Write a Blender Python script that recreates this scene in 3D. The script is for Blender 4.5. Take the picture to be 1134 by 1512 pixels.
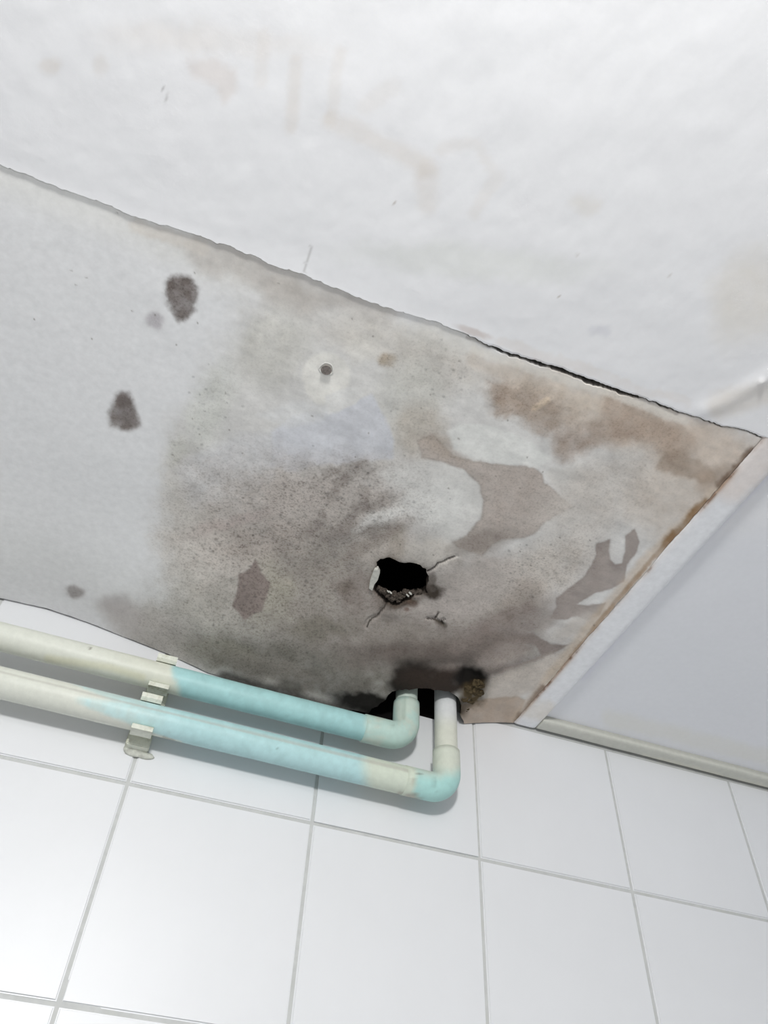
import bpy, bmesh, math, random
import numpy as np
from mathutils import Vector, Matrix

scene = bpy.context.scene
for o in list(bpy.data.objects):
    bpy.data.objects.remove(o, do_unlink=True)
COL = scene.collection

# ------------------------------------------------------------------ camera
T = 0.20            # one wall tile, metres
Z0 = 1.945          # height of the upper horizontal grout line above the floor
F = 1131.016
CAM = np.array([0.048713, -3.945335, -1.973742])       # in tiles, origin on the wall
M = np.array([[0.937122, -0.346352, 0.042936],
              [0.285920, 0.691354, -0.663536],
              [0.200133, 0.634090, 0.746912]])
cam_d = bpy.data.cameras.new('camera')
cam = bpy.data.objects.new('camera', cam_d)
COL.objects.link(cam)
cam_d.sensor_fit = 'HORIZONTAL'
cam_d.sensor_width = 36.0
cam_d.lens = 36.0 * F / 1134.0
cam_d.clip_start = 0.01
rot = Matrix([list(M[0]), list(-M[1]), list(-M[2])]).transposed()
cam.matrix_world = Matrix.Translation((CAM[0]*T, CAM[1]*T, CAM[2]*T + Z0)) @ rot.to_4x4()
scene.camera = cam

# ------------------------------------------------------------------ light
world = bpy.data.worlds.new('world')
scene.world = world
world.use_nodes = True
world.node_tree.nodes['Background'].inputs[0].default_value = (0.95, 0.97, 1.0, 1)
world.node_tree.nodes['Background'].inputs[1].default_value = 0.43

def point_light(name, loc, radius, power, color):
    d = bpy.data.lights.new(name, 'POINT')
    d.shadow_soft_size = radius
    d.energy = power
    d.color = color
    o = bpy.data.objects.new(name, d)
    COL.objects.link(o)
    o.location = loc
    return o
# the room's globe lamp, behind and to the left of the camera
point_light('room_lamp', (-0.5*T, -6.7*T, 0.12*T + Z0), 0.06, 37.0, (1.0, 0.995, 0.98))

scene.view_settings.view_transform = 'Standard'
scene.view_settings.look = 'None'
scene.view_settings.gamma = 1.0
scene.view_settings.use_curve_mapping = False
scene.view_settings.exposure = 0.0

# ------------------------------------------------------------------ measuring helpers
H = 0.963862        # ceiling above grout line, tiles
S = -2.539329       # far seam
E = 2.29823         # right edge of the stained board
E2 = 2.459739       # inner edge of the batten

def W(X, Y, Z):
    return (X*T, Y*T, Z*T + Z0)

def proj(X, Y, Z):
    q = np.stack([X - CAM[0], Y - CAM[1], Z - CAM[2]], -1) @ M.T
    return 567 + F*q[..., 0]/q[..., 2], 756 + F*q[..., 1]/q[..., 2]

def ray(px, py):
    v = np.stack([(np.asarray(px, float) - 567)/F, (np.asarray(py, float) - 756)/F, np.ones_like(np.asarray(px, float))], -1)
    return v @ M

def atz(px, py, Z):
    d = ray(px, py)
    t = (Z - CAM[2])/d[..., 2]
    return CAM[0] + d[..., 0]*t, CAM[1] + d[..., 1]*t

def lin(c):
    c = np.asarray(c, float)/255.0
    return np.where(c <= 0.04045, c/12.92, ((c + 0.055)/1.055)**2.4)

def sstep(a, b, x):
    t = np.clip((x - a)/(b - a), 0, 1)
    return t*t*(3 - 2*t)

def vnoise(x, y, seed=0):
    x = np.asarray(x, float); y = np.asarray(y, float)
    xi = np.floor(x).astype(np.int64); yi = np.floor(y).astype(np.int64)
    fx = x - xi; fy = y - yi
    fx = fx*fx*(3 - 2*fx); fy = fy*fy*(3 - 2*fy)
    tab = np.random.RandomState(seed).rand(256, 256)
    def h(i, j): return tab[i % 256, j % 256]
    a = h(xi, yi); b = h(xi+1, yi); c = h(xi, yi+1); d = h(xi+1, yi+1)
    return (a*(1-fx) + b*fx)*(1-fy) + (c*(1-fx) + d*fx)*fy

def fbm(x, y, seed=0, octs=4):
    s = 0; a = 0.5; n = 0
    for k in range(octs):
        s = s + a*vnoise(x*2**k + 17.3*k, y*2**k - 9.1*k, seed + k); n += a; a *= 0.55
    return s/n

def sd_poly(px, py, poly):
    """signed distance, negative inside"""
    P = np.asarray(poly, float)
    d2 = np.full(px.shape, 1e18); ins = np.zeros(px.shape, bool)
    j = len(P) - 1
    for i in range(len(P)):
        ax, ay = P[j]; bx, by = P[i]
        ex, ey = bx-ax, by-ay
        wx, wy = px-ax, py-ay
        t = np.clip((wx*ex + wy*ey)/(ex*ex+ey*ey+1e-12), 0, 1)
        d2 = np.minimum(d2, (wx-ex*t)**2 + (wy-ey*t)**2)
        c = ((ay <= py) & (by > py)) | ((by <= py) & (ay > py))
        with np.errstate(divide='ignore', invalid='ignore'):
            xc = ax + (py-ay)*(ex)/(ey if ey != 0 else 1e-12)
        ins ^= c & (px < xc)
        j = i
    d = np.sqrt(d2)
    return np.where(ins, -d, d)

def d_line(px, py, pts):
    P = np.asarray(pts, float)
    d2 = np.full(px.shape, 1e18)
    for a, b in zip(P[:-1], P[1:]):
        e = b - a
        wx, wy = px-a[0], py-a[1]
        t = np.clip((wx*e[0] + wy*e[1])/(e@e + 1e-12), 0, 1)
        d2 = np.minimum(d2, (wx-e[0]*t)**2 + (wy-e[1]*t)**2)
    return np.sqrt(d2)

# ------------------------------------------------------------------ stain painter
class Paint:
    """surface colour (dirt, mould, water marks, some painted light and shade), mixed per vertex"""
    def __init__(s, px, py, base, white=(207, 207, 207), albedo=0.87):
        s.px, s.py = px, py
        s.k = albedo/lin(white)[0]
        s.c = np.ones(px.shape + (3,))*lin(base)*s.k
        s.m = np.zeros(px.shape)
        s.n1 = fbm(px/38., py/38., 3) - .5
        s.n2 = fbm(px/38., py/38., 11) - .5
        s.f1 = fbm(px/9., py/9., 21, 3) - .5
        s.f2 = fbm(px/9., py/9., 31, 3) - .5
        s.g = fbm(px/16., py/16., 41, 5)
    def warp(s, a, b):
        return s.px + s.n1*a + s.f1*b, s.py + s.n2*a + s.f2*b
    def mix(s, w, col, mould=0):
        w = np.clip(w, 0, 1)
        s.c = s.c*(1-w[..., None]) + lin(col)*s.k*w[..., None]
        s.m = s.m*(1-w) + np.maximum(s.m, mould)*w
    def poly(s, pts, col, a=1, soft=3, warp=6, fine=3, mott=0.0, mould=0, rim=0):
        x, y = s.warp(warp, fine)
        d = sd_poly(x, y, pts)
        w = 1 - sstep(-soft, soft, d)
        s.mix(w*a*(1 - mott + mott*2*s.g), col, mould)
        if rim:
            s.mix(np.exp(-(d/2.2)**2)*rim, [v*0.8 for v in col], mould)
    def blob(s, cx, cy, rx, ry, rotd, col, a=1, soft=.5, warp=20, fine=5, mott=.3, mould=0):
        x, y = s.warp(warp, fine)
        r = math.radians(rotd); c, sn = math.cos(r), math.sin(r)
        u = ((x-cx)*c + (y-cy)*sn)/rx; v = (-(x-cx)*sn + (y-cy)*c)/ry
        d = np.sqrt(u*u + v*v)
        w = 1 - sstep(1-soft, 1+soft, d)
        s.mix(w*a*(1 - mott + mott*2*s.g), col, mould)
    def stroke(s, pts, wd, col, a=1, soft=.6, warp=8, fine=4, mott=.2, mould=0):
        x, y = s.warp(warp, fine)
        d = d_line(x, y, pts)/wd
        w = 1 - sstep(1-soft, 1+soft, d)
        s.mix(w*a*(1 - mott + mott*2*s.g), col, mould)

# ------------------------------------------------------------------ object helpers
def link(name, me, mat=None, parent=None, kind=None, label=None, cat=None, group=None):
    o = bpy.data.objects.new(name, me)
    COL.objects.link(o)
    if mat and me is not None: me.materials.append(mat)
    if parent: o.parent = parent
    if kind: o['kind'] = kind
    if label: o['label'] = label
    if cat: o['category'] = cat
    if group: o['group'] = group
    return o

def mesh_np(name, co, quads, smooth=False, mats=None):
    me = bpy.data.meshes.new(name)
    co = np.asarray(co, np.float32); quads = np.asarray(quads, np.int32)
    me.vertices.add(len(co)); me.vertices.foreach_set('co', co.ravel())
    me.loops.add(quads.size); me.loops.foreach_set('vertex_index', quads.ravel())
    me.polygons.add(len(quads))
    me.polygons.foreach_set('loop_start', np.arange(0, quads.size, 4, dtype=np.int32))
    me.polygons.foreach_set('loop_total', np.full(len(quads), 4, np.int32))
    me.update(calc_edges=True)
    me.validate()
    me.polygons.foreach_set('use_smooth', np.full(len(me.polygons), smooth))
    return me

def set_col(me, col, mould=None):
    a = me.color_attributes.new('tint', 'FLOAT_COLOR', 'POINT')
    c = np.ones((len(me.vertices), 4), np.float32); c[:, :3] = col
    a.data.foreach_set('color', c.ravel())
    if mould is not None:
        b = me.attributes.new('mould', 'FLOAT', 'POINT')
        b.data.foreach_set('value', np.asarray(mould, np.float32))

def bm_obj(name, bm, mat, parent=None, smooth=False, **kw):
    me = bpy.data.meshes.new(name)
    bm.normal_update()
    bm.to_mesh(me); bm.free()
    if smooth:
        me.polygons.foreach_set('use_smooth', [True]*len(me.polygons))
    return link(name, me, mat, parent, **kw)

def box_bm(x0, x1, y0, y1, z0, z1, bev=0.0, seg=1, bm=None):
    """box in tile units"""
    b = bmesh.new()
    r = bmesh.ops.create_cube(b, size=1)
    for v in r['verts']:
        v.co = Vector(W(x0 + (v.co.x+.5)*(x1-x0), y0 + (v.co.y+.5)*(y1-y0), z0 + (v.co.z+.5)*(z1-z0)))
    if bev: bmesh.ops.bevel(b, geom=b.edges[:], offset=bev*T, segments=seg, affect='EDGES')
    if bm is None: return b
    me = bpy.data.meshes.new('tmp'); b.to_mesh(me); b.free(); bm.from_mesh(me); bpy.data.meshes.remove(me)
    return bm

# ------------------------------------------------------------------ materials
def mat_new(name, rough=.6, spec=.4):
    m = bpy.data.materials.new(name); m.use_nodes = True
    nt = m.node_tree; b = nt.nodes['Principled BSDF']
    b.inputs['Roughness'].default_value = rough
    b.inputs['Specular IOR Level'].default_value = spec
    return m, nt, b

def noise(nt, scale, detail=3, rough=.6):
    tc = nt.nodes.get('TC') or nt.nodes.new('ShaderNodeTexCoord'); tc.name = 'TC'
    n = nt.nodes.new('ShaderNodeTexNoise')
    n.inputs['Scale'].default_value = scale; n.inputs['Detail'].default_value = detail
    n.inputs['Roughness'].default_value = rough
    nt.links.new(tc.outputs['Object'], n.inputs['Vector'])
    return n

def ramp(nt, src, p0, p1, c0, c1):
    r = nt.nodes.new('ShaderNodeValToRGB')
    r.color_ramp.elements[0].position = p0; r.color_ramp.elements[1].position = p1
    r.color_ramp.elements[0].color = (*c0, 1); r.color_ramp.elements[1].color = (*c1, 1)
    nt.links.new(src, r.inputs[0])
    return r

def mixc(nt, mode, fac, a, b):
    m = nt.nodes.new('ShaderNodeMix'); m.data_type = 'RGBA'; m.blend_type = mode
    if hasattr(fac, 'links'): nt.links.new(fac, m.inputs[0])
    else: m.inputs[0].default_value = fac
    nt.links.new(a, m.inputs[6]); nt.links.new(b, m.inputs[7])
    return m.outputs[2]

def bump(nt, b, src, strength, dist):
    u = nt.nodes.new('ShaderNodeBump')
    u.inputs['Strength'].default_value = strength; u.inputs['Distance'].default_value = dist
    nt.links.new(src, u.inputs['Height']); nt.links.new(u.outputs[0], b.inputs['Normal'])

def plaster_mat(name, speck=True, bumps=(0.10, 0.0006), scale=260, var=.05):
    m, nt, b = mat_new(name, .72, .25)
    at = nt.nodes.new('ShaderNodeAttribute'); at.attribute_name = 'tint'
    n1 = noise(nt, 130, 4, .65)
    r1 = ramp(nt, n1.outputs[0], .3, .7, (1-var,)*3, (1+var,)*3)
    c = mixc(nt, 'MULTIPLY', 1.0, at.outputs['Color'], r1.outputs[0])
    if speck:
        mo = nt.nodes.new('ShaderNodeAttribute'); mo.attribute_name = 'mould'
        n2 = noise(nt, 420, 3, .7)
        r2 = ramp(nt, n2.outputs[0], .50, .66, (1.04, 1.04, 1.04), (.36, .33, .31))
        c2 = mixc(nt, 'MULTIPLY', mo.outputs['Fac'], c, r2.outputs[0])
        n3 = noise(nt, 170, 5, .75)
        r3 = ramp(nt, n3.outputs[0], .50, .70, (1.06, 1.06, 1.06), (.40, .36, .33))
        c = mixc(nt, 'MULTIPLY', mo.outputs['Fac'], c2, r3.outputs[0])
    nt.links.new(c, b.inputs['Base Color'])
    nb = noise(nt, scale, 3, .5)
    bump(nt, b, nb.outputs[0], *bumps)
    return m

def plain_mat(name, col, rough=.6, spec=.4, var=.06, scale=90, bumps=None, stain=None):
    m, nt, b = mat_new(name, rough, spec)
    n = noise(nt, scale, 4, .6)
    c = np.asarray(col, float)
    r = ramp(nt, n.outputs[0], .3, .7, tuple(c*(1-var)), tuple(np.minimum(c*(1+var), 1)))
    out = r.outputs[0]
    if stain is not None:
        n2 = noise(nt, stain[1], 5, .7)
        r2 = ramp(nt, n2.outputs[0], stain[2], stain[3], (1, 1, 1), stain[0])
        out = mixc(nt, 'MULTIPLY', 1.0, out, r2.outputs[0])
    nt.links.new(out, b.inputs['Base Color'])
    if bumps:
        bump(nt, b, n.outputs[0], *bumps)
    return m

M_board = plaster_mat('stained_plasterboard')
M_panel = plaster_mat('white_roller_plaster', speck=False, bumps=(0.07, 0.0008), scale=330, var=.012)
M_grey = plaster_mat('grey_board_paint', speck=False, bumps=(0.06, 0.0005), scale=260, var=.012)
M_void = plain_mat('dark_void', (.006, .005, .005), .95, .1)  # near-black colour stands in for missing light inside cavities
M_tile = plain_mat('glazed_white_tile', (.755, .765, .78), .40, .5, var=.012, scale=14)
M_grout = plain_mat('grout', (.56, .57, .56), .9, .2, var=.08, scale=120, stain=((.9, .9, .87), 30, .5, .7))
M_trim = plaster_mat('painted_batten', speck=False, bumps=(0.2, 0.0006), scale=120)
M_pipe = plaster_mat('painted_pipe', speck=False, bumps=(0.12, 0.0005), scale=90)
M_pipe.node_tree.nodes['Principled BSDF'].inputs['Roughness'].default_value = .42
M_clip = plain_mat('cream_plastic', (.70, .72, .63), .5, .4, var=.08, scale=200, stain=((.7, .68, .6), 90, .5, .68))
M_crumb = plain_mat('crumbling_gypsum', (.085, .07, .058), .95, .1, var=.5, scale=400, bumps=(.8, .002))
M_flake = plain_mat('plaster_flake', (.58, .57, .52), .9, .1, var=.15, scale=300)
M_metal = plain_mat('rusty_screw', (.24, .21, .19), .5, .5, var=.35, scale=500)
M_metal.node_tree.nodes['Principled BSDF'].inputs['Metallic'].default_value = .5
M_foam = plain_mat('brown_foam', (.085, .064, .036), .95, .1, var=.5, scale=220, bumps=(.9, .003))

# ================================================================== SETTING
# the slab and shaft above the boards (painted near-black for the unlit void seen through hole and gaps)
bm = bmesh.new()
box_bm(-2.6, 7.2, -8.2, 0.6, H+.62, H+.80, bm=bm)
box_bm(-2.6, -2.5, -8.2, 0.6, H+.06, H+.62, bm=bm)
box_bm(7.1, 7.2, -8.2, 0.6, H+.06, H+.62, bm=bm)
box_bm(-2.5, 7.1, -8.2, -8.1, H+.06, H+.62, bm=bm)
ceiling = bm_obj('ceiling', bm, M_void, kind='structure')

# ---- sagging of the stained board
SX = [-2.4, -1, -.75, -.5, -.25, 0, .25, .5, 1, 1.5, 1.9, 2.12, 2.3]
SV = [.0, .045, .036, .06, .10, .14, .20, .215, .225, .19, .115, .045, 0]
def sag(X, Y):
    s = np.interp(X, SX, SV)
    return s*(1 - sstep(0, 1.05, -Y))

HOLE = [(555, 830), (562, 826), (575, 823), (585, 827), (595, 831), (609, 831), (620, 835), (629, 841), (632, 850), (634, 858),
        (629, 868), (632, 876), (622, 880), (612, 881), (605, 887), (593, 892), (583, 897), (576, 893), (566, 889), (556, 877),
        (549, 869), (548, 858), (553, 846), (556, 838)]
NOTCH = [(538, 1100), (541, 1056), (548, 1047), (558, 1043), (566, 1036), (574, 1026), (580, 1021), (590, 1018), (604, 1019),
         (618, 1016), (640, 1018), (662, 1021), (676, 1028), (681, 1042), (680, 1056), (684, 1064), (690, 1100)]
GAPS = [  # tapering slits: polyline and half width in photo pixels
    ([(631, 843), (638, 839), (643, 836), (646, 831), (654, 829), (660, 825), (671, 821)], 1.1),
    ([(571, 890), (566, 898), (561, 903), (557, 909), (549, 913), (545, 918), (542, 925)], 1.2),
    ([(631, 913), (641, 914), (648, 918), (655, 922)], 1.1),
    ([(641, 914), (647, 905)], .8), ([(655, 922), (652, 917), (657, 914)], 1.0)]

NX, NY = 700, 540
xs = np.linspace(-1.95, E, NX)
# far edge (traced along the seam, ragged)
EDGE_PX = [(-60, 222), (0, 243), (45, 259), (60, 267), (120, 288), (165, 303), (185, 313), (235, 330), (260, 336), (300, 350), (340, 363),
           (362, 374), (372, 376), (395, 388), (450, 404), (480, 418), (520, 434), (560, 450), (600, 462), (650, 477), (690, 494),
           (720, 508), (760, 523), (790, 532), (820, 541), (860, 556), (900, 570), (940, 583), (1000, 608), (1040, 619), (1070, 629),
           (1100, 634), (1125, 645), (1150, 655)]
ex, ey = atz([p[0] for p in EDGE_PX], [p[1] for p in EDGE_PX], H)
def edge_y(X):
    y = np.interp(X, ex, ey, left=S, right=S)
    return y + (fbm(X*22, X*0+3.3, 5, 4) - .5)*.014 + (fbm(X*75, X*0+8.3, 6, 3) - .5)*.010
# gap between board and near panel, widest where the photograph shows the black crack
GX = atz([0, 300, 600, 690, 720, 760, 800, 850, 900, 940, 952, 960, 1000, 1060, 1134], [240, 350, 460, 493, 508, 523, 535, 552, 570, 583, 588, 592, 608, 625, 650], H)[0]
GV = np.array([.004, .004, .003, .006, .014, .020, .022, .026, .024, .018, .004, .012, .010, .007, .010])*0.8
def gap_w(X):
    return np.interp(X, GX, GV)*(0.75 + .6*vnoise(X*30, X*0, 8))

v = np.linspace(0, 1, NY)
XX, VV = np.meshgrid(xs, v, indexing='ij')
Y_far = edge_y(XX) + gap_w(XX)
Y_near = -0.012 + (fbm(XX*14, XX*0, 9, 4) - .5)*.012
YY = Y_far + (Y_near - Y_far)*VV
# ragged rusty right edge
XX = XX + (fbm(YY*14, YY*0+1.7, 12, 4) - .5)*.022*sstep(E-.08, E, XX) - .004*sstep(E-.05, E, XX)
relief = (fbm(XX*3.1, YY*3.1, 51, 4) - .5)*.006
relief += (fbm(XX*11, YY*11, 57, 4) - .5)*.0015
ZZ = H - sag(XX, YY) + relief*sstep(0, .08, -YY)*sstep(0, .15, YY-Y_far)
PX, PY = proj(XX, YY, ZZ)
# wrinkles and blistered paint
blist = np.zeros_like(XX)
def ridge(pts, wd, h):
    global blist
    d = d_line(PX + (fbm(PX/20, PY/20, 61)-.5)*10, PY, pts)
    blist -= h*np.exp(-(d/wd)**2)
ridge([(500, 790), (540, 775), (575, 765)], 12, .004)
ridge([(480, 770), (520, 745), (560, 735)], 11, .003)
ridge([(795, 600), (815, 588)], 6, .003)
ridge([(300, 790), (340, 775)], 5, .0015)
ridge([(395, 1010), (440, 1028), (500, 1048)], 9, .02)
ridge([(590, 990), (640, 990), (690, 985)], 14, -.03)
ridge([(690, 1000), (700, 1002)], 12, -.05)
ridge([(600, 905), (570, 905)], 8, .006)
for g, w in GAPS: ridge(g, w*2.2, -.012)

ZZ = ZZ + blist
PX, PY = proj(XX, YY, ZZ)

# snap grid to the outlines of hole and notch, then drop what lies inside
P = np.stack([PX, PY], -1)
inside = np.zeros(PX.shape, bool)
def cut(poly, near):
    global inside, XX, YY, PX, PY
    poly = np.asarray(poly, float)
    # ragged: subdivide and jitter
    rnd = np.random.RandomState(4); out = []
    for i in range(len(poly)):
        a, b = poly[i], poly[(i+1) % len(poly)]
        n = max(1, int(np.hypot(*(b-a))/4))
        for k in range(n): out.append(a + (b-a)*k/n + rnd.normal(0, .55, 2))
    x0, y0 = poly.min(0)-8; x1, y1 = poly.max(0)+8
    sel = (PX > x0) & (PX < x1) & (PY > y0) & (PY < y1)
    sx, sy = PX[sel], PY[sel]
    sd = sd_poly(sx, sy, out)
    e = .25
    gx = (sd_poly(sx+e, sy, out) - sd_poly(sx-e, sy, out))/(2*e)
    gy = (sd_poly(sx, sy+e, out) - sd_poly(sx, sy-e, out))/(2*e)
    gn = np.hypot(gx, gy) + 1e-9
    sn = np.abs(sd) < 1.1
    nx = np.where(sn, sx - sd*gx/gn, sx); ny = np.where(sn, sy - sd*gy/gn, sy)
    X2, Y2 = atz(nx, ny, ZZ[sel])
    if near:
        Y2 = np.minimum(Y2, -.010)
    XX[sel] = X2; YY[sel] = Y2
    PX, PY = proj(XX, YY, ZZ)
    r = np.zeros(PX.shape, bool); r[sel] = (sd < -1.1) | (sn & True)
    strict = np.zeros(PX.shape, bool); strict[sel] = sd < -1.1
    return r, strict, out
r1, s1, HO = cut(HOLE, False)
r2, s2, NO = cut(NOTCH, True)
gone = s1 | s2
zone = r1 | r2
idx = np.arange(NX*NY).reshape(NX, NY)
quads = np.stack([idx[:-1, :-1], idx[:-1, 1:], idx[1:, 1:], idx[1:, :-1]], -1).reshape(-1, 4)
zf = zone.ravel()[quads]; gf = gone.ravel()[quads]
keep = ~(gf.any(1)) 
cxx = PX.ravel()[quads].mean(1); cyy = PY.ravel()[quads].mean(1)
allz = zf.all(1) & keep
if allz.any():
    ii = np.where(allz)[0]
    bad = (sd_poly(cxx[ii], cyy[ii], HO) < 0) | (sd_poly(cxx[ii], cyy[ii], NO) < 0)
    keep[ii[bad]] = False
quads = quads[keep]

# ---- stains on the board, with some painted light and shade
p = Paint(PX.ravel(), PY.ravel(), (207, 207, 207))
n = p
n.mix(.5*sstep(560, 960, n.py)*(1-sstep(150, 420, n.px)), (192, 192, 193))  # lamp falloff towards the wall, painted as neutral grey
n.mix(.6*(1-sstep(0, 60, d_line(n.px, n.py, [(0, 250), (360, 390)]))), (212, 211, 206))  # brighter end of the same falloff, painted along the seam
main = [(190, 325), (290, 355), (370, 388), (450, 412), (600, 470), (760, 525), (960, 592), (1160, 655), (1000, 800), (900, 900), (760, 1090),
        (600, 1090), (330, 1020), (190, 955), (180, 915), (262, 900), (252, 850), (238, 790), (250, 700), (250, 650), (290, 590), (318, 540), (352, 490), (365, 440), (300, 390)]
n.poly(main, (194, 192, 188), .8, soft=42, warp=60, fine=16, mould=.10)
n.poly([(235, 690), (262, 640), (330, 700), (400, 720), (560, 700), (600, 1080), (330, 1010), (200, 960), (235, 905), (262, 900), (240, 800)], (188, 185, 179), .75, soft=34, warp=50, fine=16, mould=.25)
# band below the seam
n.stroke([(300, 365), (380, 400), (470, 425), (560, 455)], 24, (176, 171, 165), .7, warp=30)
n.stroke([(200, 335), (300, 362)], 10, (196, 190, 182), .6, warp=20)
n.blob(430, 440, 45, 22, 20, (178, 172, 165), .6)
n.blob(400, 515, 60, 50, -40, (186, 184, 177), .7, mould=.15)
n.blob(310, 600, 28, 60, 20, (186, 187, 180), .6, mould=.25)
n.blob(262, 668, 14, 22, 0, (178, 178, 170), .5, mould=.3)
n.blob(560, 500, 90, 28, 10, (186, 181, 173), .6, mould=.15)
n.blob(640, 545, 60, 40, 10, (178, 173, 165), .6, mould=.3)
n.blob(572, 532, 13, 11, 0, (152, 138, 120), .8, mould=.5)
n.blob(610, 590, 45, 60, 0, (184, 183, 176), .6, mould=.2)
n.blob(622, 640, 40, 45, -10, (168, 160, 149), .7, mould=.3)
n.blob(660, 500, 60, 20, 15, (196, 193, 186), .6)
# bluish white lobes of older paint
n.poly([(400, 640), (430, 612), (500, 606), (530, 590), (552, 582), (568, 612), (582, 650), (580, 678), (520, 684), (470, 686), (430, 700), (400, 690)], (192, 193, 197), .95, soft=4, warp=10, fine=3, mould=.08)
n.poly([(290, 670), (340, 650), (400, 640), (420, 690), (390, 740), (330, 760), (280, 750), (262, 700)], (194, 195, 198), .6, soft=14, warp=20, mould=.15)
n.poly([(380, 612), (430, 590), (500, 600), (470, 622), (420, 630)], (202, 202, 201), .7, soft=7, warp=8)
n.blob(482, 558, 36, 38, 0, (209, 207, 201), .95, soft=.12, warp=5, fine=3, mott=0)
n.poly([(480, 585), (520, 570), (540, 580), (525, 597), (485, 612)], (206, 205, 202), .9, soft=3, warp=5)
n.poly([(505, 500), (560, 496), (560, 530), (520, 540)], (200, 197, 190), .5, soft=8)
# mould field, lower left to middle
n.blob(400, 800, 150, 110, 10, (170, 162, 155), .8, warp=50, fine=14, mould=.55)
n.blob(500, 760, 130, 75, -8, (164, 157, 151), .8, warp=40, fine=14, mould=.55)
n.blob(360, 930, 150, 70, 10, (150, 145, 138), .8, warp=50, fine=14, mould=.5)
n.blob(230, 930, 80, 32, 22, (166, 162, 158), .8, warp=20, mould=.15)
n.blob(570, 900, 190, 95, 8, (150, 144, 138), .85, warp=50, fine=12, mould=.35)
n.blob(455, 870, 60, 60, 0, (138, 132, 124), .6, warp=50, mould=.55)
n.blob(400, 870, 30, 50, 0, (152, 148, 132), .4, warp=50, mould=.5)
n.blob(700, 900, 100, 80, -10, (158, 150, 144), .8, warp=40, fine=10, mould=.3)
n.blob(620, 950, 220, 50, 6, (126, 119, 113), .8, warp=40, fine=10, mould=.3)
n.blob(470, 990, 170, 34, 14, (106, 101, 94), .85, warp=30, fine=8, mould=.3)
n.blob(330, 965, 60, 20, 15, (128, 124, 112), .6, warp=20, mould=.4)
n.blob(640, 975, 130, 26, 6, (98, 90, 85), .8, warp=24, fine=8, mould=.2)
n.blob(470, 930, 30, 18, 0, (118, 112, 104), .6, warp=30, mould=.4)
n.blob(400, 990, 90, 18, 16, (126, 119, 112), .6, warp=20)
for a in [((484, 700), (515, 690), (545, 692)), ((486, 740), (500, 720), (515, 705)), ((505, 770), (530, 745), (545, 720)), ((480, 800), (520, 775), (575, 765)), ((540, 750), (580, 730)), ((460, 790), (475, 760))]:
    n.stroke(a, 8, (134, 126, 120), .6, warp=22, fine=10, mott=.6, mould=.6)
n.blob(500, 790, 40, 14, -25, (134, 127, 121), .6, mould=.4)
n.blob(570, 780, 30, 10, -5, (132, 124, 117), .6)
n.blob(440, 730, 40, 22, -10, (168, 160, 154), .5, mould=.8)
n.blob(340, 770, 60, 10, -18, (164, 152, 147), .6, mould=.5)
# light lobe to the upper right of the hole
n.poly([(560, 700), (590, 690), (640, 678), (682, 690), (706, 712), (714, 740), (708, 768), (690, 790), (668, 800), (640, 790), (622, 770), (600, 760), (560, 770), (520, 782), (540, 758), (590, 742), (600, 725)], (192, 190, 186), .9, soft=8, warp=14, fine=4, mould=.12)
n.blob(660, 742, 42, 38, 0, (203, 202, 198), .85, soft=.6, warp=14, mott=.1)
n.blob(560, 810, 45, 20, -15, (178, 170, 162), .7, mould=.1)
n.blob(640, 815, 45, 22, 0, (184, 178, 170), .75, warp=16)
n.blob(585, 800, 14, 26, 10, (148, 138, 126), .5)
# brown water patch with crisp tide lines
n.poly([(640, 640), (668, 672), (700, 681), (745, 686), (788, 690), (800, 700), (803, 714), (822, 728), (846, 748), (828, 760), (806, 770), (790, 788), (768, 796),
        (742, 797), (724, 806), (712, 822), (700, 816), (676, 806), (668, 800), (690, 790), (708, 768), (714, 740), (706, 712), (684, 692), (650, 680), (622, 676), (618, 650)],
       (163, 153, 145), .88, soft=1.6, warp=5, fine=3, mott=.12, mould=.3, rim=.35)
n.blob(712, 800, 46, 16, -12, (132, 123, 116), .75, warp=14, fine=3)
n.blob(664, 660, 40, 14, 20, (160, 148, 136), .5)
n.poly([(662, 636), (680, 624), (720, 628), (755, 640), (785, 655), (812, 676), (795, 688), (745, 684), (700, 679), (670, 664)], (206, 206, 202), .92, soft=4, warp=8, fine=3)
n.poly([(812, 690), (850, 690), (900, 700), (880, 740), (846, 744), (812, 716), (804, 700)], (186, 183, 178), .7, soft=5, warp=8)
n.blob(890, 730, 100, 50, -30, (182, 176, 169), .75, warp=30, mould=.25)
n.blob(800, 850, 90, 38, -30, (180, 173, 165), .85, warp=20, mould=.45)
n.blob(720, 855, 50, 30, 0, (170, 163, 157), .7, mould=.2)
n.blob(700, 880, 40, 20, -20, (176, 168, 162), .6)
n.blob(765, 890, 40, 22, -35, (140, 129, 120), .6, warp=30)
n.blob(745, 925, 75, 24, -22, (120, 109, 103), .65, warp=24)
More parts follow.
